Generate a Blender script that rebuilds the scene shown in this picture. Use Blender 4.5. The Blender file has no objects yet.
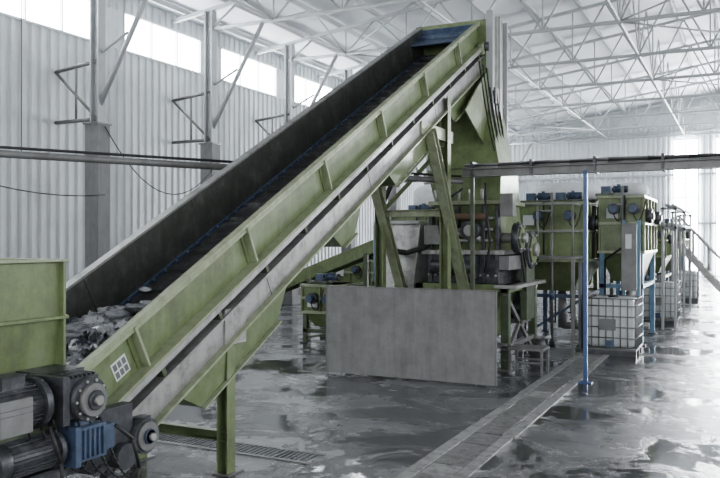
import bpy, math, random
from mathutils import Vector, Matrix, noise as mnoise
random.seed(7)
V=Vector
# ------------------------------------------------------------------ materials
def mat(name,col,rough=.5,metal=0.,dirt=.25,dcol=None,scale=3.,bump=.02,emit=None,dust=0.,streak=0.):
    m=bpy.data.materials.new(name); m.use_nodes=True
    nt=m.node_tree; b=nt.nodes['Principled BSDF']; N=nt.nodes; L=nt.links
    b.inputs['Metallic'].default_value=metal
    if emit:
        b.inputs['Base Color'].default_value=(*col,1)
        b.inputs['Emission Color'].default_value=(*col,1)
        b.inputs['Emission Strength'].default_value=emit
        return m
    tc=N.new('ShaderNodeTexCoord')
    n=N.new('ShaderNodeTexNoise'); n.inputs['Scale'].default_value=scale; n.inputs['Detail'].default_value=8; n.inputs['Roughness'].default_value=.74
    L.new(tc.outputs['Object'],n.inputs['Vector'])
    r=N.new('ShaderNodeValToRGB')
    d=dcol or tuple(c*.35 for c in col)
    r.color_ramp.elements[0].position=.34; r.color_ramp.elements[1].position=.52
    r.color_ramp.elements[0].color=(*[c*(1-dirt)+e*dirt for c,e in zip(col,d)],1)
    r.color_ramp.elements[1].color=(*col,1)
    if dust:
        x=r.color_ramp.elements.new(.72); x.color=(*[c*(1-dust)+.42*dust for c in col],1)
    L.new(n.outputs['Fac'],r.inputs['Fac']); out=r.outputs['Color']
    if streak:
        mp=N.new('ShaderNodeMapping'); mp.inputs['Scale'].default_value=(7,7,.8); L.new(tc.outputs['Object'],mp.inputs['Vector'])
        n3=N.new('ShaderNodeTexNoise'); n3.inputs['Scale'].default_value=1.6; n3.inputs['Detail'].default_value=6; L.new(mp.outputs['Vector'],n3.inputs['Vector'])
        r3=N.new('ShaderNodeValToRGB'); r3.color_ramp.elements[0].position=.34; r3.color_ramp.elements[1].position=.56
        k=1-streak; r3.color_ramp.elements[0].color=(k,k*.99,k*.97,1); r3.color_ramp.elements[1].color=(1,1,1,1)
        L.new(n3.outputs['Fac'],r3.inputs['Fac'])
        mx=N.new('ShaderNodeMix'); mx.data_type='RGBA'; mx.blend_type='MULTIPLY'; mx.inputs[0].default_value=1
        L.new(out,mx.inputs[6]); L.new(r3.outputs['Color'],mx.inputs[7]); out=mx.outputs[2]
    L.new(out,b.inputs['Base Color'])
    mr=N.new('ShaderNodeMapRange'); mr.inputs['To Min'].default_value=min(1,rough+.15); mr.inputs['To Max'].default_value=max(.04,rough-.1)
    L.new(n.outputs['Fac'],mr.inputs['Value']); L.new(mr.outputs['Result'],b.inputs['Roughness'])
    if bump:
        bp=N.new('ShaderNodeBump'); bp.inputs['Strength'].default_value=.3; bp.inputs['Distance'].default_value=bump
        n2=N.new('ShaderNodeTexNoise'); n2.inputs['Scale'].default_value=scale*6
        L.new(tc.outputs['Object'],n2.inputs['Vector'])
        L.new(n2.outputs['Fac'],bp.inputs['Height']); L.new(bp.outputs['Normal'],b.inputs['Normal'])
    return m
GREEN=mat('green_paint',(.155,.187,.088),.34,.05,.6,(.075,.08,.055),3.0,.004,dust=.2,streak=.16)
GREENL=mat('green_paint_light',(.29,.315,.21),.32,.1,.6,(.13,.14,.10),4,.004,dust=.25,streak=.14)
GREEND=mat('green_paint_dark',(.065,.08,.048),.45,0,.5,None,3,.004,dust=.2)
BOARD=mat('worn_shaded_board',(.072,.075,.069),.42,.25,.6,(.035,.035,.033),3,.006,dust=.2,streak=.15)  # shade on the board's inner face is put into this dark colour
STEEL=mat('worn_steel',(.37,.37,.36),.33,.5,.6,(.13,.125,.12),5,.006,streak=.15)
STEELG=mat('sheet_steel',(.18,.182,.18),.46,.3,.5,(.09,.09,.088),2.6,.006,dust=.2,streak=.1)
SHEETM=mat('barrier_sheet',(.215,.216,.213),.48,.2,.6,(.14,.139,.136),2.4,.01,dust=.2,streak=.14)
DARK=mat('dark_metal',(.056,.061,.068),.40,.4,.6,(.02,.019,.018),7,.006,dust=.22)
BLACK=mat('black_rubber',(.016,.016,.017),.6,0,.3,None,6,.004)
BELT=mat('belt_rubber',(.040,.042,.042),.45,0,.6,(.02,.02,.02),5,.004,dust=.3)
BLUE=mat('blue_paint',(.04,.10,.23),.4,0,.5,None,4,.003)
BLUED=mat('blue_grey_motor',(.055,.09,.145),.4,.1,.6,(.02,.025,.03),7,.005,dust=.2)
BLUEL=mat('light_blue_paint',(.12,.25,.37),.4,0,.5,None,4,.003)
WHITE=mat('white_paint',(.60,.62,.635),.5,0,.3,(.35,.35,.35),2,.003)
TRUSS=mat('truss_grey_paint',(.42,.435,.445),.5,0,.3,(.3,.3,.3),2,.003)
COLM=mat('column_steel_paint',(.34,.352,.362),.5,0,.3,(.2,.2,.2),2,.003)
WALLM=mat('wall_cladding',(.565,.59,.61),.5,0,.4,(.40,.41,.42),.7,.003,streak=.07)
ROOFM=mat('roof_cladding',(.68,.70,.725),.6,0,.2,(.56,.57,.58),.4,.003)
CONC=mat('column_concrete',(.20,.202,.205),.8,0,.5,(.13,.13,.13),3,.01,streak=.12)
PLAST=mat('ibc_plastic',(.58,.60,.61),.3,0,.4,(.36,.38,.38),2,.003)
BAG=mat('bag_fabric',(.60,.61,.62),.7,0,.4,(.4,.4,.4),3,.02)
FILM=mat('plastic_film',(.47,.48,.50),.16,0,.6,(.22,.22,.24),12,.008)
FILMG=mat('plastic_film_grey',(.27,.28,.30),.2,0,.6,(.12,.125,.135),12,.008)
FILMD=mat('plastic_film_dark',(.09,.10,.115),.25,0,.5,None,12,.008)
FILMB=mat('plastic_film_blue',(.18,.25,.34),.2,0,.5,None,12,.008)
RUST=mat('rust_brown',(.12,.08,.055),.8,0,.5,None,6,.01)
GLASS=mat('daylight_glazing',(.93,.97,1.0),emit=13)
GLASSE=mat('far_daylight_glazing',(.96,.98,1.0),emit=22)
def floor_mat():
    m=bpy.data.materials.new('wet_concrete'); m.use_nodes=True; nt=m.node_tree; N=nt.nodes; L=nt.links; b=N['Principled BSDF']
    tc=N.new('ShaderNodeTexCoord')
    def noise(s,d=6,r=.6,dist=0):
        n=N.new('ShaderNodeTexNoise'); n.inputs['Scale'].default_value=s; n.inputs['Detail'].default_value=d; n.inputs['Roughness'].default_value=r; n.inputs['Distortion'].default_value=dist
        L.new(tc.outputs['Object'],n.inputs['Vector']); return n
    big=noise(.78,10,.68,.4); mid=noise(2.6,10,.75,.4); fine=noise(26,5,.7); tide=noise(1.7,9,.74,.8)
    wet=N.new('ShaderNodeValToRGB'); wet.color_ramp.elements[0].position=.455; wet.color_ramp.elements[1].position=.54
    L.new(big.outputs['Fac'],wet.inputs['Fac'])
    cr=N.new('ShaderNodeValToRGB'); e=cr.color_ramp.elements
    e[0].position=.35; e[0].color=(.068,.071,.075,1); e[1].position=.59; e[1].color=(.155,.160,.165,1)
    x=e.new(.71); x.color=(.33,.335,.34,1)
    L.new(mid.outputs['Fac'],cr.inputs['Fac'])
    mx=N.new('ShaderNodeMix'); mx.data_type='RGBA'; mx.inputs[7].default_value=(.052,.055,.059,1)
    L.new(wet.outputs['Color'],mx.inputs[0]); L.new(cr.outputs['Color'],mx.inputs[6])
    td=N.new('ShaderNodeValToRGB'); q=td.color_ramp.elements; q[0].position=.58; q[0].color=(0,0,0,1); q[1].position=.65; q[1].color=(1,1,1,1)
    L.new(tide.outputs['Fac'],td.inputs['Fac'])
    tm=N.new('ShaderNodeMath'); tm.operation='MULTIPLY'; L.new(td.outputs['Color'],tm.inputs[0]); L.new(fine.outputs['Fac'],tm.inputs[1])
    m2=N.new('ShaderNodeMix'); m2.data_type='RGBA'; m2.inputs[7].default_value=(.42,.425,.43,1)
    L.new(tm.outputs[0],m2.inputs[0]); L.new(mx.outputs[2],m2.inputs[6])
    br=N.new('ShaderNodeTexBrick'); br.inputs['Scale'].default_value=1; br.inputs['Brick Width'].default_value=3; br.inputs['Row Height'].default_value=3; br.offset=0
    br.inputs['Mortar Size'].default_value=.018; br.inputs['Color1'].default_value=(1,1,1,1); br.inputs['Color2'].default_value=(.82,.82,.82,1); br.inputs['Mortar'].default_value=(.3,.3,.3,1)
    L.new(tc.outputs['Object'],br.inputs['Vector'])
    mu=N.new('ShaderNodeMix'); mu.data_type='RGBA'; mu.blend_type='MULTIPLY'; mu.inputs[0].default_value=1
    L.new(m2.outputs[2],mu.inputs[6]); L.new(br.outputs['Color'],mu.inputs[7]); L.new(mu.outputs[2],b.inputs['Base Color'])
    rr=N.new('ShaderNodeMapRange'); rr.inputs['To Min'].default_value=.24; rr.inputs['To Max'].default_value=.015
    L.new(wet.outputs['Color'],rr.inputs['Value'])
    ad=N.new('ShaderNodeMath'); ad.operation='MULTIPLY_ADD'; ad.inputs[1].default_value=.11; L.new(fine.outputs['Fac'],ad.inputs[0]); L.new(rr.outputs['Result'],ad.inputs[2]); L.new(ad.outputs[0],b.inputs['Roughness'])
    iv=N.new('ShaderNodeMath'); iv.operation='SUBTRACT'; iv.inputs[0].default_value=1.08; L.new(wet.outputs['Color'],iv.inputs[1])
    hm=N.new('ShaderNodeMath'); hm.operation='MULTIPLY'; L.new(iv.outputs[0],hm.inputs[0]); L.new(mid.outputs['Fac'],hm.inputs[1])
    bp=N.new('ShaderNodeBump'); bp.inputs['Strength'].default_value=.6; bp.inputs['Distance'].default_value=.03
    L.new(hm.outputs[0],bp.inputs['Height']); L.new(bp.outputs['Normal'],b.inputs['Normal'])
    b.inputs['Specular IOR Level'].default_value=.75
    return m
FLOORM=floor_mat()
DRAINM=mat('drain_concrete',(.29,.29,.285),.35,0,.95,(.08,.08,.08),7,.014,dust=.4)
DRAINP=mat('drain_plate',(.20,.20,.197),.28,.1,.95,(.06,.06,.06),7,.014,dust=.4)

# ------------------------------------------------------------------ mesh builder
class MB:
    def __init__(s): s.v=[]; s.f=[]; s.m=[]; s.sm=[]; s.mats=[]
    def mi(s,m):
        if m not in s.mats: s.mats.append(m)
        return s.mats.index(m)
    def face(s,idx,m,smooth=False): s.f.append(idx); s.m.append(s.mi(m)); s.sm.append(smooth)
    def hexa(s,p,m):
        b=len(s.v); s.v+= [tuple(q) for q in p]
        for q in ((0,3,2,1),(4,5,6,7),(0,1,5,4),(1,2,6,5),(2,3,7,6),(3,0,4,7)): s.face([b+i for i in q],m)
    def box(s,x0,x1,y0,y1,z0,z1,m):
        s.hexa([(x0,y0,z0),(x1,y0,z0),(x1,y1,z0),(x0,y1,z0),(x0,y0,z1),(x1,y0,z1),(x1,y1,z1),(x0,y1,z1)],m)
    def frustum(s,a,za,b,zb,m):
        s.hexa([(a[0],a[2],za),(a[1],a[2],za),(a[1],a[3],za),(a[0],a[3],za),(b[0],b[2],zb),(b[1],b[2],zb),(b[1],b[3],zb),(b[0],b[3],zb)],m)
    def beam(s,p0,p1,w,h,m,up=(0,0,1)):
        p0=V(p0);p1=V(p1);d=(p1-p0).normalized();u=V(up)
        if abs(d.dot(u))>.98: u=V((1,0,0))
        a=d.cross(u).normalized(); c=a.cross(d).normalized(); a=a*w/2;c=c*h/2
        s.hexa([p0-a-c,p0+a-c,p0+a+c,p0-a+c,p1-a-c,p1+a-c,p1+a+c,p1-a+c],m)
    def chan(s,p0,p1,w,h,m,side=(1,0,0),t=.012):
        p0=V(p0);p1=V(p1);d=(p1-p0).normalized();sd=V(side);sd=(sd-d*sd.dot(d)).normalized();c=sd.cross(d).normalized()
        s.beam(p0,p1,t,h,m,c)
        for k in (-1,1):
            o=c*(k*(h/2-t/2))+sd*w/2
            s.beam(p0+o,p1+o,w,t,m,c)
    def cyl(s,p0,p1,r0,m,r1=None,n=14,caps=True):
        r1=r0 if r1 is None else r1
        p0=V(p0);p1=V(p1);d=(p1-p0).normalized();u=V((0,0,1)) if abs(d.z)<.9 else V((1,0,0))
        a=d.cross(u).normalized();c=a.cross(d).normalized();b=len(s.v)
        for p,r in ((p0,r0),(p1,r1)):
            for i in range(n):
                t=2*math.pi*i/n; s.v.append(tuple(p+a*math.cos(t)*r+c*math.sin(t)*r))
        for i in range(n):
            j=(i+1)%n; s.face([b+i,b+n+i,b+n+j,b+j],m,True)
        if caps: s.face([b+i for i in range(n)],m); s.face([b+n+i for i in range(n-1,-1,-1)],m)
    def path(s,pts,r,m,n=6):
        for a,b in zip(pts[:-1],pts[1:]): s.cyl(a,b,r,m,n=n)
    def sag(s,a,b,drop,r,m,k=14):
        a=V(a);b=V(b);pts=[]
        for i in range(k+1):
            t=i/k; p=a.lerp(b,t); p.z-=drop*4*t*(1-t); pts.append(p)
        s.path(pts,r,m,5)
    def blob(s,c,rx,ry,rz,m,e=.55,jit=.03,nu=18,nv=10):
        b=len(s.v)
        sg=lambda w,p: math.copysign(abs(w)**p,w)
        for j in range(nv+1):
            ph=-math.pi/2+math.pi*j/nv
            for i in range(nu):
                th=2*math.pi*i/nu; q=1+random.uniform(-jit,jit)
                s.v.append((c[0]+rx*q*sg(math.cos(ph),e)*sg(math.cos(th),e),c[1]+ry*q*sg(math.cos(ph),e)*sg(math.sin(th),e),c[2]+rz*sg(math.sin(ph),e)*q))
        for j in range(nv):
            for i in range(nu):
                k=(i+1)%nu; s.face([b+j*nu+i,b+j*nu+k,b+(j+1)*nu+k,b+(j+1)*nu+i],m,True)
    def done(s,name,parent=None,bevel=0):
        me=bpy.data.meshes.new(name); me.from_pydata([tuple(q) for q in s.v],[],s.f)
        for m in s.mats: me.materials.append(m)
        for i,p in enumerate(me.polygons): p.material_index=s.m[i]; p.use_smooth=s.sm[i]
        me.update(); o=bpy.data.objects.new(name,me); bpy.context.scene.collection.objects.link(o)
        if parent: o.parent=parent
        if bevel:
            bv=o.modifiers.new('bevel','BEVEL'); bv.width=bevel; bv.segments=1; bv.limit_method='ANGLE'; bv.angle_limit=math.radians(50)
        return o
def group(name):
    e=bpy.data.objects.new(name,None); e.empty_display_size=.3; bpy.context.scene.collection.objects.link(e); return e
def motor(mb,c,axis,r,L,m,box=True):
    c=V(c);a=V(axis).normalized()
    mb.cyl(c-a*L/2,c+a*L*.32,r*.9,m,n=20)
    u=V((0,0,1)); w=a.cross(u).normalized()
    for i in range(26):
        t=2*math.pi*i/26; d=u*math.cos(t)+w*math.sin(t)
        p=c+d*r*.93; mb.beam(p-a*L*.44,p+a*L*.28,r*.035,r*.17,m,d)
    mb.cyl(c-a*L*.64,c-a*L*.46,r*1.02,DARK,n=20); mb.cyl(c-a*L*.66,c-a*L*.64,r*.8,DARK,n=20)
    mb.cyl(c+a*L*.30,c+a*L*.38,r*1.15,m,n=20); mb.cyl(c+a*L*.38,c+a*L*.5,r*.6,m,n=18)
    if box:
        q=c+V((0,0,r)); mb.box(q.x-r*.45,q.x+r*.45,q.y-r*.6,q.y+r*.6,q.z-.04,q.z+r*.4,m); mb.box(q.x-r*.5,q.x+r*.5,q.y-r*.65,q.y+r*.65,q.z+r*.4,q.z+r*.46,m)

# ------------------------------------------------------------------ room shell
XL,XR,YB,YF=-16.,14.,-10.,52.
EAVE,RX,RZ=9.3,-1.,11.3
mb=MB(); mb.box(XL,XR,YB,YF,-.2,0,FLOORM); mb.done('floor')
def corr(mb,y0,y1,z0,z1,x,n,axis='y',m=WALLM,p=.3,d=.05):
    k=int((y1-y0)/p); pts=[]
    for i in range(k):
        t=y0+i*p
        pts+=[(t,0),(t+p*.38,0),(t+p*.5,d),(t+p*.88,d)]
    pts.append((y1,0)); b=len(mb.v)
    for t,o in pts:
        for z in (z0,z1):
            mb.v.append((x+n*o,t,z) if axis=='y' else (t,x+n*o,z))
    for i in range(len(pts)-1): mb.face([b+2*i,b+2*i+2,b+2*i+3,b+2*i+1],m)
WZ0,WZ1=7.7,8.8
mb=MB()
corr(mb,YB,YF,0,WZ0,XL,1); corr(mb,YB,YF,WZ1,EAVE,XL,1)
wins=[17.1+4.6*k for k in range(-6,8)]
prev=YB
for w in wins:
    if w>prev: mb.box(XL-.02,XL+.03,prev,w,WZ0,WZ1,WALLM)
    prev=w+3.5
mb.box(XL-.02,XL+.03,prev,YF,WZ0,WZ1,WALLM)
mb.box(XL,XL+.08,YB,YF,0,.35,CONC)
mb.done('wall_left')
for i,w in enumerate(wins):
    mb=MB(); mb.box(XL-.06,XL-.03,w,w+3.5,WZ0,WZ1,GLASS)
    for z in (WZ0,WZ1): mb.box(XL-.04,XL+.08,w,w+3.5,z-.03,z+.03,WHITE)
    for j in range(4):
        y=w+j*3.5/3; mb.box(XL-.04,XL+.06,y-.02,y+.02,WZ0,WZ1,WHITE)
    mb.done('window_%d'%(i+1))
mb=MB(); corr(mb,YB,YF,0,EAVE,XR,-1); mb.done('wall_right')
mb=MB(); corr(mb,XL,XR,0,EAVE,YF,-1,'x')
mb.v+=[(XL,YF,EAVE),(RX,YF,RZ),(XR,YF,EAVE)]; n=len(mb.v); mb.face([n-3,n-2,n-1],WALLM)
for z in (3.2,6.2,8.9): mb.box(XL,XR,YF-.2,YF-.07,z,z+.12,TRUSS)
mb.done('wall_far')
mb=MB(); corr(mb,XL,XR,0,EAVE,YB,1,'x')
mb.v+=[(XL,YB,EAVE),(RX,YB,RZ),(XR,YB,EAVE)]; n=len(mb.v); mb.face([n-3,n-2,n-1],WALLM); mb.done('wall_near')
for i,(a,b_,z0,z1) in enumerate([(-3.9,-2.5,.1,8.4),(-1.5,1.0,.1,8.4),(3.4,6.4,.1,8.4)]):  # glazing right of the first strip is added to brighten the far end
    mb=MB(); mb.box(a,b_,YF-.25,YF-.22,z0,z1,GLASSE)
    k=max(2,int((z1-z0)/1.05))
    for j in range(k+1):
        z=z0+(z1-z0)*j/k; mb.box(a,b_,YF-.31,YF-.2,z-.03,z+.03,COLM)
    for x in (a,(a+b_)/2,b_): mb.box(x-.03,x+.03,YF-.31,YF-.2,z0,z1,COLM)
    mb.done('window_%d'%(21+i))
# roof
mb=MB()
for sx in (XL,XR):
    mb.hexa([(sx,YB,EAVE),(RX,YB,RZ),(RX,YF,RZ),(sx,YF,EAVE),(sx,YB,EAVE+.1),(RX,YB,RZ+.1),(RX,YF,RZ+.1),(sx,YF,EAVE+.1)],ROOFM)
mb.done('ceiling')
def rz(x): return EAVE+(RZ-EAVE)*((x-XL)/(RX-XL) if x<RX else (XR-x)/(XR-RX))
mb=MB()
x=XL+.6
while x<XR-.3:
    mb.box(x-.04,x+.04,YB,YF,rz(x)-.19,rz(x)-.04,TRUSS); x+=1.45
mb.done('roof_purlins')
TY=[14.6+4.6*k for k in range(-5,9)]
BC=8.65; CX=-14.5; CXR=12.5
for y in TY:
    mb=MB(); N=12
    xs=[CX+(CXR-CX)*i/N for i in range(N+1)]
    mb.cyl((CX,y,BC),(CXR,y,BC),.06,TRUSS,n=8)
    mb.beam((XL+.05,y,rz(XL)-.25),(RX,y,RZ-.25),.11,.11,TRUSS); mb.beam((RX,y,RZ-.25),(XR-.05,y,rz(XR)-.25),.11,.11,TRUSS)
    for i in range(N):
        a=(xs[i],y,BC); b_=(xs[i+1],y,BC); mx=(xs[i]+xs[i+1])/2; t=(mx,y,rz(mx)-.25)
        mb.cyl(a,t,.035,TRUSS,n=6); mb.cyl(t,b_,.035,TRUSS,n=6)
        mb.cyl(a,(xs[i],y,rz(xs[i])-.25),.028,TRUSS,n=6)
    mb.done('roof_truss')
mb=MB()
for x in (-12.25,-7.75,-3.25,1.25,5.75,10.25):
    mb.cyl((x,TY[0],BC+.02),(x,TY[-1],BC+.02),.04,TRUSS,n=6)
for x in (-12.25,-3.25,5.75):
    for i,(a,b_) in enumerate(zip(TY[:-1],TY[1:])):
        mb.cyl((x,a,BC),(x+4.5,b_,BC+.02),.028,TRUSS,n=6) if i%2 else mb.cyl((x+4.5,a,BC),(x,b_,BC+.02),.028,TRUSS,n=6)
        z=rz(x)-.25; mb.cyl((x,a,BC),(x,(a+b_)/2,z),.026,TRUSS,n=6); mb.cyl((x,(a+b_)/2,z),(x,b_,BC),.026,TRUSS,n=6)
mb.done('roof_bracing')
for y in TY:
    for cx,sg in ((CX,1),(CXR,-1)):
        mb=MB()
        mb.box(cx-.22,cx+.22,y-.2,y+.2,0,5.15,CONC); mb.box(cx-.28,cx+.28,y-.26,y+.26,0,.3,CONC)
        mb.box(cx-.26,cx+.26,y-.24,y+.24,5.15,5.19,STEELG)
        for s1 in (-.12,.12): mb.box(cx+s1-.025,cx+s1+.025,y-.12,y+.12,5.19,rz(cx)-.3,COLM)
        mb.box(cx-.1,cx+.1,y-.012,y+.012,5.19,rz(cx)-.3,COLM)
        mb.cyl((cx,y,5.5),(cx+sg*1.9,y,BC),.065,COLM,n=8); mb.cyl((cx,y,6.9),(cx+sg*1.0,y,BC-1.3),.035,COLM,n=6)
        wx=XL+.06 if sg>0 else XR-.06
        mb.cyl((cx,y,5.3),(wx,y,5.3),.05,STEELG,n=8)
        mb.cyl((cx,y,5.3),(wx,y,6.6),.04,STEELG,n=8); mb.cyl((cx,y,6.75),(wx,y,6.6),.05,STEELG,n=8)
        mb.cyl(((cx+wx)/2,y,5.3),((cx+wx)/2,y,6.65),.03,STEELG,n=6)
        mb.done('support_column')
# floor drain
mb=MB()
for xa,xb in ((-3.0,-2.87),(-2.51,-2.38)):
    y=YB+.1
    while y<44:
        L_=random.uniform(.7,1.6); o=random.uniform(-.012,.012); mb.box(xa+o,xb+o,y,y+L_-.015,0,.008+random.random()*.008,DRAINM); y+=L_
y=0.
while y<44:
    L_=random.uniform(.35,.6); mb.box(-2.85,-2.53,y,y+L_-.03,0,.005+random.random()*.012,random.choice([DRAINP,DRAINP,DRAINM]))
    y+=L_
mb.done('floor_drain')
mb=MB()
mb.box(-7.2,-4.0,6.9,6.95,0,.012,STEELG); mb.box(-7.2,-4.0,7.25,7.3,0,.012,STEELG)
for k in range(52): mb.box(-7.2+k*.061,-7.175+k*.061,6.95,7.25,0,.01,DARK)
mb.done('floor_grate')

# ------------------------------------------------------------------ inclined conveyor
AL=math.radians(27.25); ca,sa=math.cos(AL),math.sin(AL)
def C(x,t,n): return V((x,5+t*ca-n*sa,1.64+t*sa+n*ca))
XN,XF=-4.5,-5.7
T0,T1=-.9,10.45
conv=group('inclined_belt_conveyor')
def bar(mb,x0,x1,t0,t1,n0,n1,m):
    mb.hexa([C(x0,t0,n0),C(x1,t0,n0),C(x1,t1,n0),C(x0,t1,n0),C(x0,t0,n1),C(x1,t0,n1),C(x1,t1,n1),C(x0,t1,n1)],m)
mb=MB()
bar(mb,XN-.09,XN-.07,T0,T1,-.44,0,GREEN)
bar(mb,XN-.09,XN+.0,T0,T1,-.03,.0,GREENL)
bar(mb,XN-.02,XN,T0,T1,-.07,-.03,GREENL)
bar(mb,XN-.09,XN+.06,T0,T1,-.44,-.415,GREENL)
bar(mb,XN+.04,XN+.06,T0,T1,-.50,-.44,STEEL)
t=-.1
while t<T1-.2:
    bar(mb,XN-.07,XN+.02,t,t+.03,-.415,-.03,GREENL)
    bar(mb,XN-.07,XN-.055,t-.05,t+.09,-.415,-.03,GREEN)
    t+=1.82
mb.done('near_side_guard',conv,.004)
mb=MB()
bar(mb,XN-.14,XN-.12,T0,T1,-.64,-.44,BLACK)  # black strip standing in for the shade inside the open gap
bar(mb,XN-.12,XN+.05,T0+.35,T1,-.62,-.595,STEEL)
bar(mb,XN-.02,XN,T0+.35,T1,-.86,-.62,STEEL)
bar(mb,XN-.10,XN+.07,T0+.35,T1,-.885,-.86,GREENL)
t=.0
while t<T1:
    bar(mb,XN-.12,XN+.03,t,t+.05,-.60,-.44,GREEND)
    mb.cyl(C(XN-.12,t+.5,-.52),C(XN-.03,t+.5,-.52),.04,STEELG,n=10)
    t+=.91
for t in (1.82,4.6,7.4): bar(mb,XN,XN+.004,t,t+.01,-.86,-.62,DARK)
mb.done('near_lower_channel',conv,.004)
mb=MB()
bar(mb,XF,XF+.02,T0-.2,T1,-.5,0.0,BOARD)
bar(mb,XF-.09,XF+.02,T0-.2,T1,.0,.025,STEEL)
bar(mb,XF-.02,XF,T0,T1,-.9,.0,GREEN)
bar(mb,XF-.12,XF,T0,T1,-.92,-.88,GREENL)
t=.6
while t<T1:
    bar(mb,XF-.1,XF-.02,t,t+.03,-.88,0,GREEN)
    bar(mb,XF+.02,XF+.03,t,t+.03,-.5,0,BOARD)
    t+=1.82
bar(mb,XF+.02,XF+.05,T0,T1,-.5,-.465,BLUED)
mb.done('far_side_board',conv,.003)
mb=MB()
bar(mb,XF+.05,XN-.09,T0-.5,T1-.1,-.53,-.50,BELT)
t=T0
while t<T1-.3:
    bar(mb,XF+.1,XN-.15,t,t+.03,-.50,-.455,BELT)
    for s_ in (0,.21): mb.cyl(C(XF+.08,t+s_,-.49),C(XF+.08,t+s_,-.455),.018,BLUED,n=6)
    t+=.42
bar(mb,XF+.1,XN-.15,T0,T1-.1,-.80,-.78,BELT)
bar(mb,XF,XN-.02,T0+.4,T1-.6,-.86,-.845,STEELG)
mb.cyl(C(XF+.02,T1-.1,-.66),C(XN-.05,T1-.1,-.66),.16,DARK,n=20)
mb.cyl(C(XF+.02,T0+.0,-.66),C(XN+.05,T0+.0,-.66),.16,DARK,n=20)
mb.done('rubber_belt',conv)
mb=MB()
for a,b_ in ((.1,2.2),(3.3,4.3),(5.2,7.2),(8.0,9.7)):
    mb.hexa([C(XF+.05,a+.25,-1.2),C(XN-.03,a+.25,-1.2),C(XN-.03,b_-.35,-1.2),C(XF+.05,b_-.35,-1.2),C(XF+.05,a,-.885),C(XN-.0,a,-.885),C(XN-.0,b_,-.885),C(XF+.05,b_,-.885)],GREEN)
    bar(mb,XN-.03,XN+.02,a+.25,b_-.35,-1.22,-1.2,GREENL)
mb.done('under_pans',conv,.004)
mb=MB()
bar(mb,XF+.02,XN-.09,T1-.75,T1+.03,-.16,-.14,BLUED); bar(mb,XF+.02,XN-.09,T1-.02,T1+.02,-.5,-.03,BLUED)
mb.cyl(C(XF+.05,T1-.35,-.13),C(XN-.12,T1-.35,-.13),.06,BLUED,n=12)
bar(mb,XN,XN+.08,T1-.32,T1+.08,-.56,-.36,GREENL); mb.cyl(C(XN+.04,T1-.12,-.46),C(XN+.16,T1-.12,-.46),.09,DARK,n=14)
mb.done('head_drum_cover',conv)
mb=MB()
def leg(mb,x,y,h,w=.13):
    mb.chan((x,y,0),(x,y,h),w,w,GREEN,(0,-1,0),.014); mb.box(x-.1,x+.1,y-.16,y+.1,0,.015,STEELG)
rimz=lambda y:1.64+.515*(y-5)
leg(mb,XN-.06,6.35,rimz(6.35)-.92); leg(mb,XF+.02,6.35,rimz(6.35)-.92)
mb.box(XN-.01,XN+.02,6.17,6.52,1.27,1.62,STEEL)
mb.chan((XN-.06,6.35,.36),(XF,6.35,.36),.08,.1,GREEN,(0,-1,0))
for x in (XN,XF):
    leg(mb,x,12.46,rimz(12.46)-.8,.15)
    mb.chan((x,11.5,rimz(11.5)-.98),(x,14.05,0),.15,.15,GREENL,(1,0,0),.014)
    mb.box(x-.01,x+.03,11.25,12.7,rimz(11.7)-1.16,rimz(11.7)-.96,GREENL)
    mb.chan((x,12.46,2.74),(x,12.98,1.95),.07,.08,GREEN,(1,0,0))
    mb.chan((x,12.46,1.0),(x,13.2,1.0),.08,.1,GREEN,(1,0,0))
for z in (2.74,1.0,3.9): mb.chan((XF,12.4,z),(XN,12.4,z),.08,.12,GREENL,(0,-1,0))
mb.beam((XF,12.4,2.74),(XN,12.4,3.9),.06,.06,GREEN)
mb.done('support_legs',conv,.003)
mb=MB()
bar(mb,XN-.07,XN-.066,-.40,-.22,-.36,-.20,WHITE)
for a in range(3):
    for b in range(2): bar(mb,XN-.066,XN-.064,-.385+a*.055,-.345+a*.055,-.345+b*.072,-.29+b*.072,STEELG)
mb.cyl(C(XN+.03,3.2,-.50),C(XN+.03,T1,-.50),.014,BLACK,n=6)
mb.done('decal_and_cable',conv)

# plastic waste on belt: crumpled bags and loose film
mb=MB()
def clampw(w):
    lim=1.64+.515*(w.y-5)-.555; w.z=max(w.z,lim); w.x=min(max(w.x,XF+.06),XN-.11); return w
def crumple(c,r,m,seed,nu=26,nv=15):
    b=len(mb.v); ex=random.uniform(.8,1.5); ey=random.uniform(.8,1.3); ez=random.uniform(.45,.8); rot=random.uniform(0,6.28)
    for j in range(nv+1):
        ph=-math.pi/2+math.pi*j/nv
        for i in range(nu):
            th=2*math.pi*i/nu; d=V((math.cos(ph)*math.cos(th),math.cos(ph)*math.sin(th),math.sin(ph)))
            q=1+.55*(mnoise.noise(d*1.7+V((seed,0,0))))+.38*(.5-abs(mnoise.noise(d*4.2+V((0,seed,0))))*2)+.16*mnoise.noise(d*10+V((0,0,seed)))
            x,y=d.x*ex,d.y*ey
            w=V((x*math.cos(rot)-y*math.sin(rot),x*math.sin(rot)+y*math.cos(rot),d.z*ez))*r*q+c
            mb.v.append(tuple(clampw(w)))
    for j in range(nv):
        for i in range(nu):
            k=(i+1)%nu; mb.face([b+j*nu+i,b+j*nu+k,b+(j+1)*nu+k,b+(j+1)*nu+i],m,True)
for i in range(95):
    t=random.uniform(-1.15,.35)+abs(random.gauss(0,.2)); hh=.30*max(.1,min(1,(1.0-t)/1.1))
    if i>91: t=random.uniform(.8,1.4); hh=.02
    c=C(random.uniform(XF+.14,XN-.24),t,-.45)+V((0,0,random.random()*hh))
    crumple(c,random.uniform(.05,.14) if i<=91 else .05,random.choice([FILM,FILM,FILMG,FILMG,FILMG,FILMD,FILMB,FILMD]),i*3.7)
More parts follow.
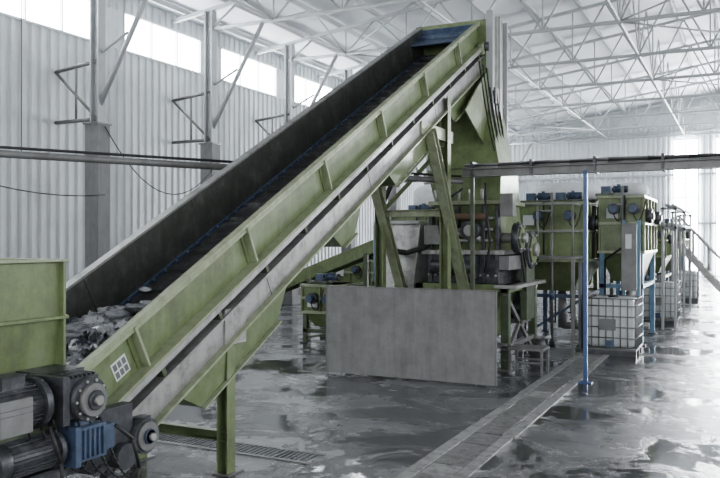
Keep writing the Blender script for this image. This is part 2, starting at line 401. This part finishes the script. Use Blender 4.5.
for i in range(80):
    t=random.uniform(-1.1,.6); c=C(random.uniform(XF+.1,XN-.2),t,-.45)+V((0,0,random.random()*.30*max(.1,min(1,(1.0-t)/1.2)))); s_=random.uniform(.05,.14)
    a=V([random.gauss(0,1) for _ in range(3)]); a.z*=.5; a.normalize(); b_=a.cross(V([random.gauss(0,.5),random.gauss(0,.5),1])).normalized(); nn=a.cross(b_)
    m=random.choice([FILM,FILMG,FILMD,FILM,WHITE]); base=len(mb.v); Q=9
    for p in range(Q):
        for q in range(Q):
            uu=(p-4)/4; vv=(q-4)/4; k=1+.3*mnoise.noise(V((uu*2,vv*2,i*1.3)))
            w=c+a*uu*s_*k+b_*vv*s_*.8*k+nn*s_*1.1*mnoise.noise(V((uu*1.8,vv*1.8,i*2.1)))
            mb.v.append(tuple(clampw(w)))
    for p in range(Q-1):
        for q in range(Q-1): k=base+p*Q+q; mb.face([k,k+Q,k+Q+1,k+1],m,True)
mb.done('plastic_waste_pile')

# ------------------------------------------------------------------ feed hopper
hop=group('feed_hopper')
mb=MB()
X0,X1,Y0,Y1=-6.15,-4.6,2.2,4.27
def ring(mb,x0,x1,y0,y1,z0,z1,t,m):
    mb.box(x0,x1,y0,y0+t,z0,z1,m); mb.box(x0,x1,y1-t,y1,z0,z1,m); mb.box(x0,x0+t,y0+t,y1-t,z0,z1,m); mb.box(x1-t,x1,y0+t,y1-t,z0,z1,m)
mb.box(X1-.03,X1,Y0,Y1,1.72,2.13,GREEN); mb.box(X0,X0+.03,Y0,Y1,1.2,2.13,GREEN); mb.box(X0+.03,X1-.03,Y0,Y0+.03,1.2,2.13,GREEN)
mb.box(X0+.03,X1-.03,Y1-.03,Y1,1.72,2.13,GREEN)
mb.hexa([(X1-.12,Y0,1.3),(X1-.06,Y0,1.3),(X1-.06,Y1,1.3),(X1-.12,Y1,1.3),(X1-.05,Y0,1.72),(X1-.0,Y0,1.72),(X1-.0,Y1,1.72),(X1-.05,Y1,1.72)],GREEN)
ring(mb,X0-.05,X1+.05,Y0-.05,Y1+.03,2.13,2.15,.07,GREENL)
mb.box(X1-.0,X1+.06,Y0,Y1+.02,1.705,1.73,GREEN); mb.box(X1-.1,X1+.02,Y0,Y1+.02,1.27,1.31,GREEN)
for y in (Y1-.01,3.2,2.5): mb.box(X1-.06,X1+.045,y-.012,y+.012,1.31,2.13,GREEN)
mb.done('hopper_box',hop,.004)
mb=MB()
mb.frustum((-5.7,-4.85,2.5,4.05),.35,(X0+.05,X1-.12,Y0,Y1-.1),1.3,GREEN)
for x in (-6.0,-4.75):
    for y in (2.35,3.95): mb.chan((x,y,0),(x,y,1.3),.1,.1,GREEN,(0,1,0)); mb.box(x-.1,x+.1,y-.1,y+.1,0,.012,STEELG)
mb.box(-4.8,-4.68,2.3,4.4,.62,.74,GREEN); mb.box(-4.8,-4.62,2.3,4.4,.98,1.04,GREEND)
mb.done('hopper_frame',hop,.004)
# drive unit
drv=group('gear_motor_drive')
mb=MB()
motor(mb,(-4.28,3.52,1.2),(0,1,0),.15,.62,DARK)
mb.box(-4.40,-4.14,3.86,4.18,1.06,1.34,DARK); mb.box(-4.42,-4.12,3.84,3.9,1.03,1.36,DARK)
mb.cyl((-4.45,4.06,1.18),(-4.09,4.06,1.18),.155,DARK,n=28); mb.cyl((-4.09,4.06,1.18),(-4.05,4.06,1.18),.115,STEELG,n=28); mb.cyl((-4.05,4.06,1.18),(-4.03,4.06,1.18),.07,DARK,n=20); mb.cyl((-4.03,4.06,1.18),(-4.0,4.06,1.18),.035,STEEL,n=16)
for k in range(10):
    a=k*math.pi/5; mb.cyl((-4.09,4.06+.135*math.cos(a),1.18+.135*math.sin(a)),(-4.075,4.06+.135*math.cos(a),1.18+.135*math.sin(a)),.011,STEEL,n=8)
for k in range(6): mb.box(-4.41,-4.13,3.93+.04*k,3.945+.04*k,1.34,1.36,DARK)
mb.box(-4.7,-4.3,3.2,4.3,.96,1.04,GREEND); mb.box(-4.66,-4.35,3.9,4.25,1.0,1.36,DARK)
mb.box(-4.2,-4.13,3.35,3.6,1.05,1.28,STEELG)
mb.done('upper_gear_motor',drv,.006)
mb=MB()
mb.box(-4.4,-4.14,3.98,4.26,.74,.98,BLUED); mb.box(-4.42,-4.12,3.95,4.0,.72,1.0,BLUED); mb.box(-4.36,-4.16,4.26,4.36,.77,.95,BLUED)
for k in range(5): mb.box(-4.14,-4.12,4.03+.045*k,4.045+.045*k,.76,.96,BLUED)
mb.box(-4.3,-4.2,4.02,4.2,.98,1.02,BLUED)
motor(mb,(-4.27,3.7,.86),(0,1,0),.12,.5,DARK,False)
mb.box(-4.68,-4.3,3.5,4.6,.62,.70,DARK)
mb.cyl((-4.5,4.8,.74),(-4.2,4.8,.74),.055,STEEL,n=14); mb.box(-4.45,-4.35,4.64,4.97,.6,.86,DARK)
mb.cyl((-4.36,4.8,.74),(-4.24,4.8,.74),.14,DARK,n=22); mb.cyl((-4.24,4.8,.74),(-4.22,4.8,.74),.115,STEELG,n=22); mb.cyl((-4.22,4.8,.74),(-4.2,4.8,.74),.06,BLUED,n=22); mb.cyl((-4.2,4.8,.74),(-4.17,4.8,.74),.03,STEEL,n=16)
mb.cyl((-4.36,4.56,.64),(-4.22,4.56,.64),.10,DARK,n=22); mb.box(-4.4,-4.3,4.35,4.7,.7,1.02,DARK)
mb.chan((-4.5,4.6,0),(-4.5,4.6,.66),.08,.08,DARK,(0,1,0)); mb.chan((-4.5,3.7,0),(-4.5,3.7,.66),.08,.08,DARK,(0,1,0))
mb.box(-4.62,-4.45,3.6,5.1,.0,.06,DARK)
mb.done('lower_gear_motor',drv,.006)
mb=MB()
for k in range(7):
    y=3.6+k*.11; mb.sag((-4.2,y,1.12-.02*k),(-4.3+.03*k,y+.35,.8-.05*k),.18,.010,BLACK)
mb.path([(-4.15,3.75,1.05),(-4.1,3.8,.8),(-4.12,3.85,.55),(-4.3,3.9,.3),(-4.5,4.1,.1)],.014,BLACK)
mb.path([(-4.0,4.2,.98),(-3.98,4.35,.85),(-4.05,4.5,.6),(-4.3,4.55,.35)],.014,BLACK)
mb.done('drive_cables',drv)

# ------------------------------------------------------------------ steel sheet barrier
sh=group('steel_sheet_barrier')
mb=MB(); mb.box(-6.42,-3.42,11.73,11.75,.03,1.5,SHEETM)
for x in (-6.41,-3.44): mb.box(x-.01,x+.015,11.72,11.76,.03,1.5,STEELG)
mb.box(-6.42,-3.42,11.72,11.76,1.488,1.503,STEELG)
mb.done('sheet',sh)
mb=MB()
for x in (-6.0,-4.95,-3.8):
    mb.box(x-.03,x+.03,11.75,11.81,0,1.4,DARK); mb.beam((x,11.8,1.1),(x,12.25,.03),.04,.04,DARK); mb.box(x-.04,x+.04,11.7,12.3,0,.03,DARK)
mb.done('props',sh)

# ------------------------------------------------------------------ discharge chute
ch=group('discharge_chute')
mb=MB()
cx0,cx1,cy0,cy1=-5.85,-4.38,14.4,15.4
ring(mb,cx0,cx1,cy0,cy1,4.95,6.5,.03,GREEN)
corr(mb,cy0-.02,cy1+.02,4.3,6.62,cx1+.01,1,'y',STEEL,.26,.07)
for y in (cy0,(cy0+cy1)/2,cy1): mb.box(cx1-.02,cx1+.11,y-.03,y+.03,4.2,6.65,COLM)
mb.frustum((-5.35,-4.0,13.9,14.9),3.62,(cx0,cx1,cy0,cy1),4.95,GREEN)
mb.hexa([(cx1,13.0,4.55),(cx1+.03,13.0,4.55),(cx1+.03,14.9,3.7),(cx1,14.9,3.7),(cx1,13.6,5.0),(cx1+.03,13.6,5.0),(cx1+.03,14.9,5.9),(cx1,14.9,5.9)],GREEN)
mb.box(cx0-.05,cx1+.05,cy0-.05,cy1+.05,4.92,4.98,GREENL)
mb.done('chute_shell',ch,.004)
mb=MB()
for k in range(7):
    mb.sag((cx1+.12,13.5+.22*k,5.5-.12*k+.1*(k%3)),(cx1+.3,14.2+.2*k,3.7),.3,.014,BLACK)
mb.box(-4.38,-4.25,14.5,14.75,4.9,5.2,STEELG)
mb.done('chute_cables',ch)

# ------------------------------------------------------------------ granulator
gr=group('plastic_granulator')
mb=MB()
for x in (-5.3,-3.75):
    for y in (13.35,15.3): mb.chan((x,y,0),(x,y,1.5),.14,.14,GREEND,(0,1,0)); mb.box(x-.13,x+.13,y-.13,y+.13,0,.02,STEELG)
mb.box(-5.4,-3.65,13.3,13.42,1.36,1.5,GREEN); mb.box(-5.4,-3.65,15.25,15.37,1.36,1.5,GREEN); mb.box(-3.82,-3.68,13.3,15.37,1.36,1.5,GREEN); mb.box(-5.4,-5.26,13.3,15.37,1.36,1.5,GREEN)
mb.beam((-3.75,13.35,.15),(-3.75,15.3,1.35),.06,.08,STEELG); mb.beam((-3.75,15.3,.15),(-3.75,13.35,1.35),.06,.08,STEELG)
mb.box(-3.8,-3.7,13.3,15.3,.35,.43,STEELG); mb.box(-5.3,-3.7,13.3,13.4,.4,.48,STEELG)
mb.frustum((-4.9,-4.1,13.8,14.9),.5,(-5.2,-3.85,13.5,15.2),1.36,GREEN)
mb.done('base_frame',gr,.004)
mb=MB()
mb.box(-5.25,-3.9,13.5,15.2,1.5,2.05,DARK)
mb.frustum((-5.25,-3.9,13.5,15.2),2.05,(-5.2,-3.95,13.75,15.1),2.95,GREEN)
mb.box(-5.35,-3.8,13.42,15.25,2.02,2.1,STEEL); mb.box(-5.3,-3.85,13.65,15.15,2.93,3.0,GREENL)
mb.frustum((-5.2,-3.95,13.75,15.1),2.98,(-5.4,-3.95,13.85,15.0),3.6,GREEN)
for k in range(6): mb.box(-5.2+k*.25,-5.14+k*.25,13.44,13.62,1.52,2.9-.0,DARK)
for k in range(10):
    x=-5.2+k*.14; mb.cyl((x,13.42,2.06),(x,13.38,2.06),.022,STEEL,n=8); mb.cyl((x,13.45,1.65),(x,13.41,1.65),.022,STEEL,n=8)
mb.cyl((-5.0,13.5,2.5),(-4.2,13.38,2.3),.05,STEEL,n=12); mb.cyl((-5.1,13.3,1.8),(-4.3,13.3,1.8),.12,DARK,n=18); mb.cyl((-4.9,13.4,2.7),(-4.1,13.4,2.7),.06,RUST,n=12)
mb.box(-4.6,-4.25,13.25,13.5,1.6,2.0,DARK); mb.box(-5.2,-4.9,13.2,13.5,2.2,2.55,STEELG)
for z in (2.25,2.45,2.65): mb.box(-4.8,-4.0,13.45,13.6,z,z+.05,STEEL)
for k in range(5): mb.cyl((-5.1+.22*k,13.55,3.0),(-5.1+.22*k,13.55,3.2),.03,STEEL,n=8)
mb.cyl((-4.35,13.2,2.45),(-4.35,13.45,2.45),.17,DARK,n=24); mb.cyl((-4.35,13.18,2.45),(-4.35,13.2,2.45),.1,STEEL,n=20)
mb.path([(-4.9,13.3,2.1),(-4.9,13.15,2.6),(-4.75,13.15,3.0),(-4.5,13.3,3.2)],.025,BLACK)
mb.path([(-4.1,13.3,1.7),(-3.95,13.15,2.2),(-4.05,13.2,2.9),(-4.15,13.5,3.3)],.025,BLACK)
mb.done('cutting_chamber',gr,.006)
mb=MB()
for (y,z,r) in ((13.75,2.32,.27),(14.6,2.1,.36)):
    mb.cyl((-3.9,y,z),(-3.45,y,z),.09,STEEL,n=16); mb.cyl((-3.68,y,z),(-3.56,y,z),r,DARK,n=30); mb.cyl((-3.56,y,z),(-3.53,y,z),r*.72,GREEN,n=30)
    mb.cyl((-3.53,y,z),(-3.46,y,z),r*.35,STEEL,n=20)
    for k in range(6):
        a=k*math.pi/3; mb.cyl((-3.56,y+r*.85*math.cos(a),z+r*.85*math.sin(a)),(-3.52,y+r*.85*math.cos(a),z+r*.85*math.sin(a)),.025,STEEL,n=8)
mb.box(-3.88,-3.7,13.45,14.95,1.75,2.0,STEELG)
motor(mb,(-3.95,14.7,1.0),(1,0,0),.2,.6,DARK); mb.box(-4.2,-3.7,14.4,15.0,.72,.8,STEELG)
mb.box(-3.72,-3.6,14.3,14.9,.8,2.2,GREEND)
mb.box(-3.85,-3.62,13.4,13.62,2.7,3.1,STEELG); 
mb.box(-3.9,-3.5,13.2,15.4,1.44,1.5,STEEL)
mb.cyl((-3.62,13.75,2.6),(-3.62,14.7,1.22),.02,BLACK,n=6); mb.cyl((-3.62,13.95,2.1),(-3.62,14.5,.95),.02,BLACK,n=6)
mb.done('flywheels_and_motor',gr,.004)
mb=MB()
mb.hexa([(-6.35,13.2,.7),(-5.5,13.2,.7),(-5.5,14.2,.7),(-6.35,14.2,.7),(-5.95,13.4,2.6),(-5.35,13.4,2.6),(-5.35,14.2,2.6),(-5.95,14.2,2.6)],STEEL)
for x in (-6.3,-5.55):
    for y in (13.25,14.1): mb.box(x-.04,x+.04,y-.04,y+.04,0,.72,STEELG)
for k in range(8): mb.box(-5.9+.012*k,-5.6+.008*k,13.15+.012*k,13.3+.012*k,1.0+.06*k,1.02+.06*k,DARK)
mb.box(-6.0,-5.35,13.3,14.2,2.58,2.64,STEEL)
mb.path([(-5.9,13.35,3.35),(-6.05,13.3,3.0),(-6.15,13.2,2.6),(-6.1,13.1,2.3),(-5.85,13.05,2.1),(-5.5,13.1,2.05),(-5.2,13.25,2.15),(-5.1,13.4,2.3)],.05,BLACK,8)
mb.done('infeed_housing',gr,.004)
mb=MB()
mb.box(-3.6,-3.0,13.0,13.5,.42,.46,STEELG)
for x in (-3.57,-3.03):
    for y in (13.03,13.47): mb.box(x-.02,x+.02,y-.02,y+.02,0,.42,STEELG)
mb.box(-3.57,-3.03,13.02,13.05,.2,.23,STEELG); mb.box(-3.57,-3.03,13.45,13.48,.2,.23,STEELG)
mb.done('step_bench')
mb=MB()
mb.box(-3.45,-3.15,13.9,14.15,0,.28,DARK); mb.cyl((-3.3,14.02,.28),(-3.3,14.02,.5),.1,DARK,n=16); mb.cyl((-3.3,14.02,.5),(-3.1,14.02,.55),.03,STEEL,n=8)
mb.done('water_pump')

# ------------------------------------------------------------------ overhead cable tray on posts
ct=group('cable_tray_gantry')
mb=MB()
mb.chan((-4.35,12.85,3.43),(5.5,12.85,3.43),.1,.14,STEELG,(0,-1,0))
mb.box(-4.35,5.5,12.9,13.15,3.38,3.4,STEELG); mb.box(-4.35,5.5,13.14,13.16,3.38,3.5,STEELG)
for k in range(6): 
    pts=[V((-4.35+i*.6,12.93+.035*k,3.52+.02*random.random()+.03*(k%3))) for i in range(17)]; mb.path(pts,.02,BLACK if k%2 else STEELG,6)
for i in range(10): mb.box(-4.2+i*1.02,-4.16+i*1.02,12.8,13.17,3.36,3.62,DARK)
mb.done('tray',ct)
mb=MB()
for x,m in ((-2.27,BLUE),(-4.15,GREEND),(3.2,BLUE)):
    mb.box(x-.03,x+.03,12.75,12.81,0,3.4,m); mb.box(x-.1,x+.1,12.69,12.89,0,.015,m)
mb.done('posts',ct)
op=MB(); a=V((-9.6,5.6,3.40)); b_=V((-4.4,12.95,3.30)); a2=a+(a-b_)*.35; a2.z=3.47
op.cyl(a2,b_,.05,STEELG,n=12); op.cyl(a2+V((0,0,.085)),b_+V((0,0,.085)),.02,BLACK,n=8)
for t in (0.0,.42): p=a2.lerp(b_,t); op.cyl(p,(p.x,p.y,rz(p.x)-.05),.008,STEELG,n=6)
op.done('overhead_pipe')

# ------------------------------------------------------------------ wash tanks
def tank(name,x0,x1,y0,y1,z0,z1,legm=BLUE,mots=((.3,.3),),pipe=True,bag=None):
    g=group(name); mb=MB()
    mb.box(x0,x1,y0,y1,z0+(z1-z0)*.35,z1,GREEN)
    dx=(x1-x0)*.22; dy=(y1-y0)*.2
    mb.frustum((x0+dx,x1-dx,y0+dy,y1-dy),z0,(x0,x1,y0,y1),z0+(z1-z0)*.35,GREEN)
    for z in (z0+(z1-z0)*.35,z1-.03,z0+(z1-z0)*.68): mb.box(x0-.05,x1+.05,y0-.05,y1+.05,z-.03,z+.03,GREENL)
    k=max(2,int((x1-x0)/.55))
    for i in range(k+1):
        x=x0+(x1-x0)*i/k; mb.box(x-.02,x+.02,y0-.045,y0,z0+(z1-z0)*.35,z1,GREEN)
    k=max(2,int((y1-y0)/.55))
    for i in range(k+1):
        y=y0+(y1-y0)*i/k; mb.box(x1,x1+.045,y-.02,y+.02,z0+(z1-z0)*.35,z1,GREEN)
    mb.box(x0+.15,x0+.4,y0-.06,y0-.04,z1-.5,z1-.28,WHITE)
    mb.done('tank_body',g,.004)
    mb=MB()
    for x in (x0+.05,x1-.05):
        for y in (y0+.05,y1-.05): mb.box(x-.05,x+.05,y-.05,y+.05,0,z0+(z1-z0)*.36,legm); mb.box(x-.1,x+.1,y-.1,y+.1,0,.02,DARK)
    mb.box(x0,x1,y0,y0+.07,z0-.12,z0-.04,legm); mb.box(x1-.07,x1,y0,y1,z0-.12,z0-.04,legm)
    mb.beam((x0,y0+.05,.1),(x1,y0+.05,z0-.1),.04,.05,legm)
    mb.cyl(((x0+x1)/2,(y0+y1)/2,z0),((x0+x1)/2,(y0+y1)/2,.25),.1,STEELG,n=14); mb.cyl(((x0+x1)/2,(y0+y1)/2,.3),(x1+.0,(y0+y1)/2,.3),.08,STEELG,n=12)
    mb.done('tank_stand',g)
    mb=MB()
    for fx,fy in mots:
        x=x0+(x1-x0)*fx; y=y0+(y1-y0)*fy
        mb.box(x-.2,x+.2,y-.15,y+.2,z1,z1+.06,GREEND); mb.box(x-.09,x+.1,y-.09,y+.09,z1+.06,z1+.22,BLUED); motor(mb,(x+.28,y,z1+.15),(-1,0,0),.075,.3,BLUED)
        mb.cyl((x1,y+.1,z1-.45),(x1+.16,y+.1,z1-.45),.16,DARK,n=18); mb.cyl((x1+.16,y+.1,z1-.45),(x1+.2,y+.1,z1-.45),.08,STEEL,n=14)
    for fx in (.35,.8):
        x=x0+(x1-x0)*fx; mb.cyl((x,y0-.02,z1-.3),(x,y0-.16,z1-.3),.12,DARK,n=18); mb.cyl((x,y0-.16,z1-.3),(x,y0-.3,z1-.3),.08,BLUED,n=16)
        mb.sag((x,y0-.2,z1-.38),(x+.25,y0-.08,z1-.1),.3,.012,BLACK)
    if pipe:
        xx=x0+(x1-x0)*.55; yy=y0-.12
        mb.cyl((xx,yy,.1),(xx,yy,z1+.2),.03,STEELG,n=10); mb.cyl((xx,yy,z1-.2),(xx-.3,yy,z1-.2),.03,STEELG,n=10); mb.cyl((xx,yy,1.0),(xx,yy,1.18),.06,BLUED,n=12)
        mb.cyl((xx,yy,0),(xx,yy,.1),.07,DARK,n=10)
        xx=x0+(x1-x0)*.15
        mb.path([(xx,yy,0),(xx,yy,z0+.5),(xx+.4,yy,z0+.8),(xx+.4,yy,z1)],.022,BLACK)
    mb.done('drives_and_pipes',g)
    if bag:
        mb=MB(); mb.blob((bag[0],bag[1],z1+bag[4]),bag[2],bag[3],bag[4],BAG,.6,.015,24,12); mb.done('white_cover',g)
tank('wash_tank',-4.5,-3.05,17.0,19.6,1.15,3.1,BLUED,((.15,.15),(.6,.15)),bag=(-3.75,18.75,.72,.7,.26))
tank('wash_tank',-2.85,-1.95,17.75,20.3,1.35,3.25,BLUEL,((.1,.1),(.1,.8)),bag=(-2.4,19.1,.42,.45,.18))
tank('wash_tank',-7.6,-5.7,17.2,19.2,1.0,2.9,GREEND,((.2,.2),(.6,.2)),bag=(-6.6,18.5,.9,.6,.4))
tank('wash_tank',-3.4,-2.2,26.0,29.0,1.2,2.75,STEELG,((.3,.2),))
tank('wash_tank',-3.1,-2.1,33.0,37.0,1.0,2.9,BLUED,((.3,.2),))
tank('wash_tank',-4.9,-3.6,22.0,25.0,1.0,3.1,GREEND,((.3,.2),),bag=(-4.2,23.8,.6,.9,.35))
mb=MB(); mb.box(-2.28,-2.02,17.1,17.5,1.25,2.6,STEEL); mb.box(-2.3,-2.0,17.08,17.1,1.22,2.63,STEELG)
for x in (-2.3,-2.0): mb.box(x-.03,x+.03,17.45,17.51,0,2.7,BLUEL)
mb.box(-2.22,-2.1,17.06,17.08,2.1,2.4,WHITE)
mb.done('control_cabinet')
def ibc(x,y,z=0):
    g=group('ibc_container'); mb=MB()
    for yy in (0,.43,.9): mb.box(x,x+1,y+yy,y+yy+.1,z,z+.1,DARK)
    mb.box(x,x+1,y,y+1,z+.1,z+.14,STEELG); mb.done('pallet',g)
    mb=MB(); mb.blob((x+.5,y+.5,z+.63),.47,.47,.49,PLAST,.22,0,28,16); mb.cyl((x+.5,y+.5,z+1.1),(x+.5,y+.5,z+1.16),.1,BLACK,n=16); mb.box(x+.42,x+.58,y-.02,y+.06,z+.16,z+.3,BLUED); mb.done('plastic_tank',g)
    mb=MB()
    for k in range(8):
        t=.02+k*.137
        for q in (y+.01,y+.99): mb.cyl((x+t,q,z+.12),(x+t,q,z+1.12),.012,STEELG,n=6)
        for q in (x+.01,x+.99): mb.cyl((q,y+t,z+.12),(q,y+t,z+1.12),.012,STEELG,n=6)
    for zz in (.14,.35,.56,.77,.98,1.12):
        c_=[(x,y,z+zz),(x+1,y,z+zz),(x+1,y+1,z+zz),(x,y+1,z+zz),(x,y,z+zz)]; mb.path(c_,.013,STEELG,6)
    mb.box(x+.3,x+.62,y-.02,y-.012,z+.5,z+.72,STEELG)
    mb.done('cage',g)
ibc(-2.88,16.0); ibc(-2.6,22.5); ibc(-2.5,31.0)
wk=group('service_platform'); mb=MB()
mb.box(-5.2,-3.0,15.75,16.6,1.9,1.95,STEELG)
for x in (-5.15,-4.1,-3.05):
    for y in (15.8,16.55): mb.box(x-.03,x+.03,y-.03,y+.03,0,1.9,STEELG)
mb.done('deck',wk); mb=MB()
for x in (-5.15,-4.45,-3.75,-3.05): mb.cyl((x,15.77,1.9),(x,15.77,3.0),.02,STEELG,n=8)
for z in (2.45,3.0): mb.cyl((-5.15,15.77,z),(-3.05,15.77,z),.02,STEELG,n=8); mb.cyl((-3.05,15.77,z),(-3.05,16.6,z),.02,STEELG,n=8)
mb.done('rails',wk)
st=group('metal_staircase'); mb=MB()
for y in (28.0,28.8):
    mb.beam((-2.0,y,2.2),(-.1,y,.0),.05,.22,STEEL); mb.cyl((-2.0,y,3.1),(-.1,y,1.0),.035,STEEL,n=8)
    for t in (0,.25,.5,.75,1): mb.cyl((-2+1.9*t,y,2.1-2.1*t),(-2+1.9*t,y,3.1-2.1*t),.025,STEEL,n=8)
for k in range(10): mb.box(-1.95+k*.18,-1.72+k*.18,28.0,28.8,2.0-k*.21,2.03-k*.21,STEEL)
for y in (28.0,28.8): mb.box(-2.1,-2.02,y-.04,y+.04,0,2.1,STEELG)
mb.done('flight',st)
pr=group('pipe_rack'); mb=MB()
for y in (21.2,24.3,27.3):
    for x in (-1.85,-1.55): mb.box(x-.03,x+.03,y-.03,y+.03,0,3.1,COLM)
    mb.box(-1.9,-1.5,y-.03,y+.03,2.55,2.62,COLM); mb.box(-1.9,-1.5,y-.03,y+.03,3.04,3.1,COLM)
for x,z in ((-1.8,2.66),(-1.68,2.66),(-1.57,2.66),(-1.75,3.15),(-1.6,3.15)): mb.cyl((x,21,z),(x,27.5,z),.04,COLM,n=8)
mb.done('rack_frame',pr)
for (x,y,h,m) in ((-7.3,15.6,2.6,BLUE),(-7.05,15.6,2.2,BLUED),(-6.7,15.4,2.5,STEELG)):
    mb=MB(); mb.cyl((x,y,0),(x,y,h),.04,m,n=12); mb.cyl((x,y,0),(x,y,.03),.1,m,n=12); mb.cyl((x,y,h*.5),(x,y,h*.5+.12),.075,DARK,n=12); mb.cyl((x,y,h-.05),(x+.02,y+1.3,h-.05),.04,m,n=10); mb.done('water_pipe')
lc=group('transfer_conveyor'); mb=MB()
for y in (17.0,17.7):
    mb.beam((-12.2,y,.55),(-7.8,y,2.2),.04,.3,GREEN)
mb.beam((-12.2,17.35,.6),(-7.8,17.35,2.25),.6,.05,BELT)
for (x,h) in ((-11.5,.7),(-9.8,1.3),(-8.2,1.95)):
    for y in (17.0,17.7): mb.box(x-.05,x+.05,y-.04,y+.04,0,h,GREEND)
    mb.box(x-.03,x+.03,17,17.7,h*.5,h*.5+.07,GREEND)
mb.done('frame',lc); mb=MB(); mb.box(-12.9,-11.7,16.8,17.9,.25,1.0,GREEN); mb.frustum((-12.8,-11.8,16.9,17.8),1.0,(-13.1,-11.5,16.6,18.1),1.5,GREEN)
for x in (-12.8,-11.8):
    for y in (16.9,17.8): mb.box(x-.04,x+.04,y-.04,y+.04,0,.25,DARK)
motor(mb,(-11.9,16.5,.7),(0,-1,0),.13,.5,BLUED); mb.done('infeed_box',lc,.004)
tank('rinse_tank',-11.0,-8.6,20.5,22.3,.5,1.7,GREEND,((.2,.2),(.7,.2)),False)
tank('rinse_tank',-8.8,-7.9,15.0,16.1,.35,1.3,GREEND,((.3,.3),),False)
mb=MB()
mb.sag((CX+.25,5.4,5.9),(CX+.25,14.6,3.4),.9,.014,BLACK); mb.sag((CX+.25,14.6,5.1),(CX+.25,19.2,4.6),1.3,.014,BLACK); mb.sag((CX+.25,19.2,4.6),(CX+.25,23.8,4.7),.8,.014,BLACK)
mb.done('hanging_cable')

# ------------------------------------------------------------------ lights
def area(name,loc,rot,sx,sy,p,col=(1,1,1)):
    l=bpy.data.lights.new(name,'AREA'); l.shape='RECTANGLE'; l.size=sx; l.size_y=sy; l.energy=p; l.color=col
    o=bpy.data.objects.new(name,l); o.location=loc; o.rotation_euler=rot; bpy.context.scene.collection.objects.link(o)
area('right_fill_light',(13.6,18,5.6),(0,math.radians(90),0),4.0,56,3100,(.95,.98,1))  # added fill along the unseen right wall, which has no windows
area('near_fill_light',(-3,-9.6,4.5),(math.radians(90),0,0),18,6,900,(.97,.99,1))  # added soft fill from behind the camera; no doorway is built
area('far_fill_light',(4.9,51.5,4.4),(math.radians(-90),0,0),3,8,2600,(.95,.98,1))  # added lamp out of view, brightening the far end
w=bpy.data.worlds.new('sky'); bpy.context.scene.world=w; w.use_nodes=True
w.node_tree.nodes['Background'].inputs[0].default_value=(.8,.88,1,1); w.node_tree.nodes['Background'].inputs[1].default_value=1
# ------------------------------------------------------------------ camera
cam=bpy.data.cameras.new('camera'); cam.sensor_width=36; cam.lens=39; cam.clip_end=200
co=bpy.data.objects.new('camera',cam); co.location=(0,0,2.3); co.rotation_euler=(math.radians(90),0,math.radians(26.2))
bpy.context.scene.collection.objects.link(co); bpy.context.scene.camera=co
vs=bpy.context.scene.view_settings; vs.view_transform='Filmic'; vs.look='Medium High Contrast'; vs.exposure=0.62
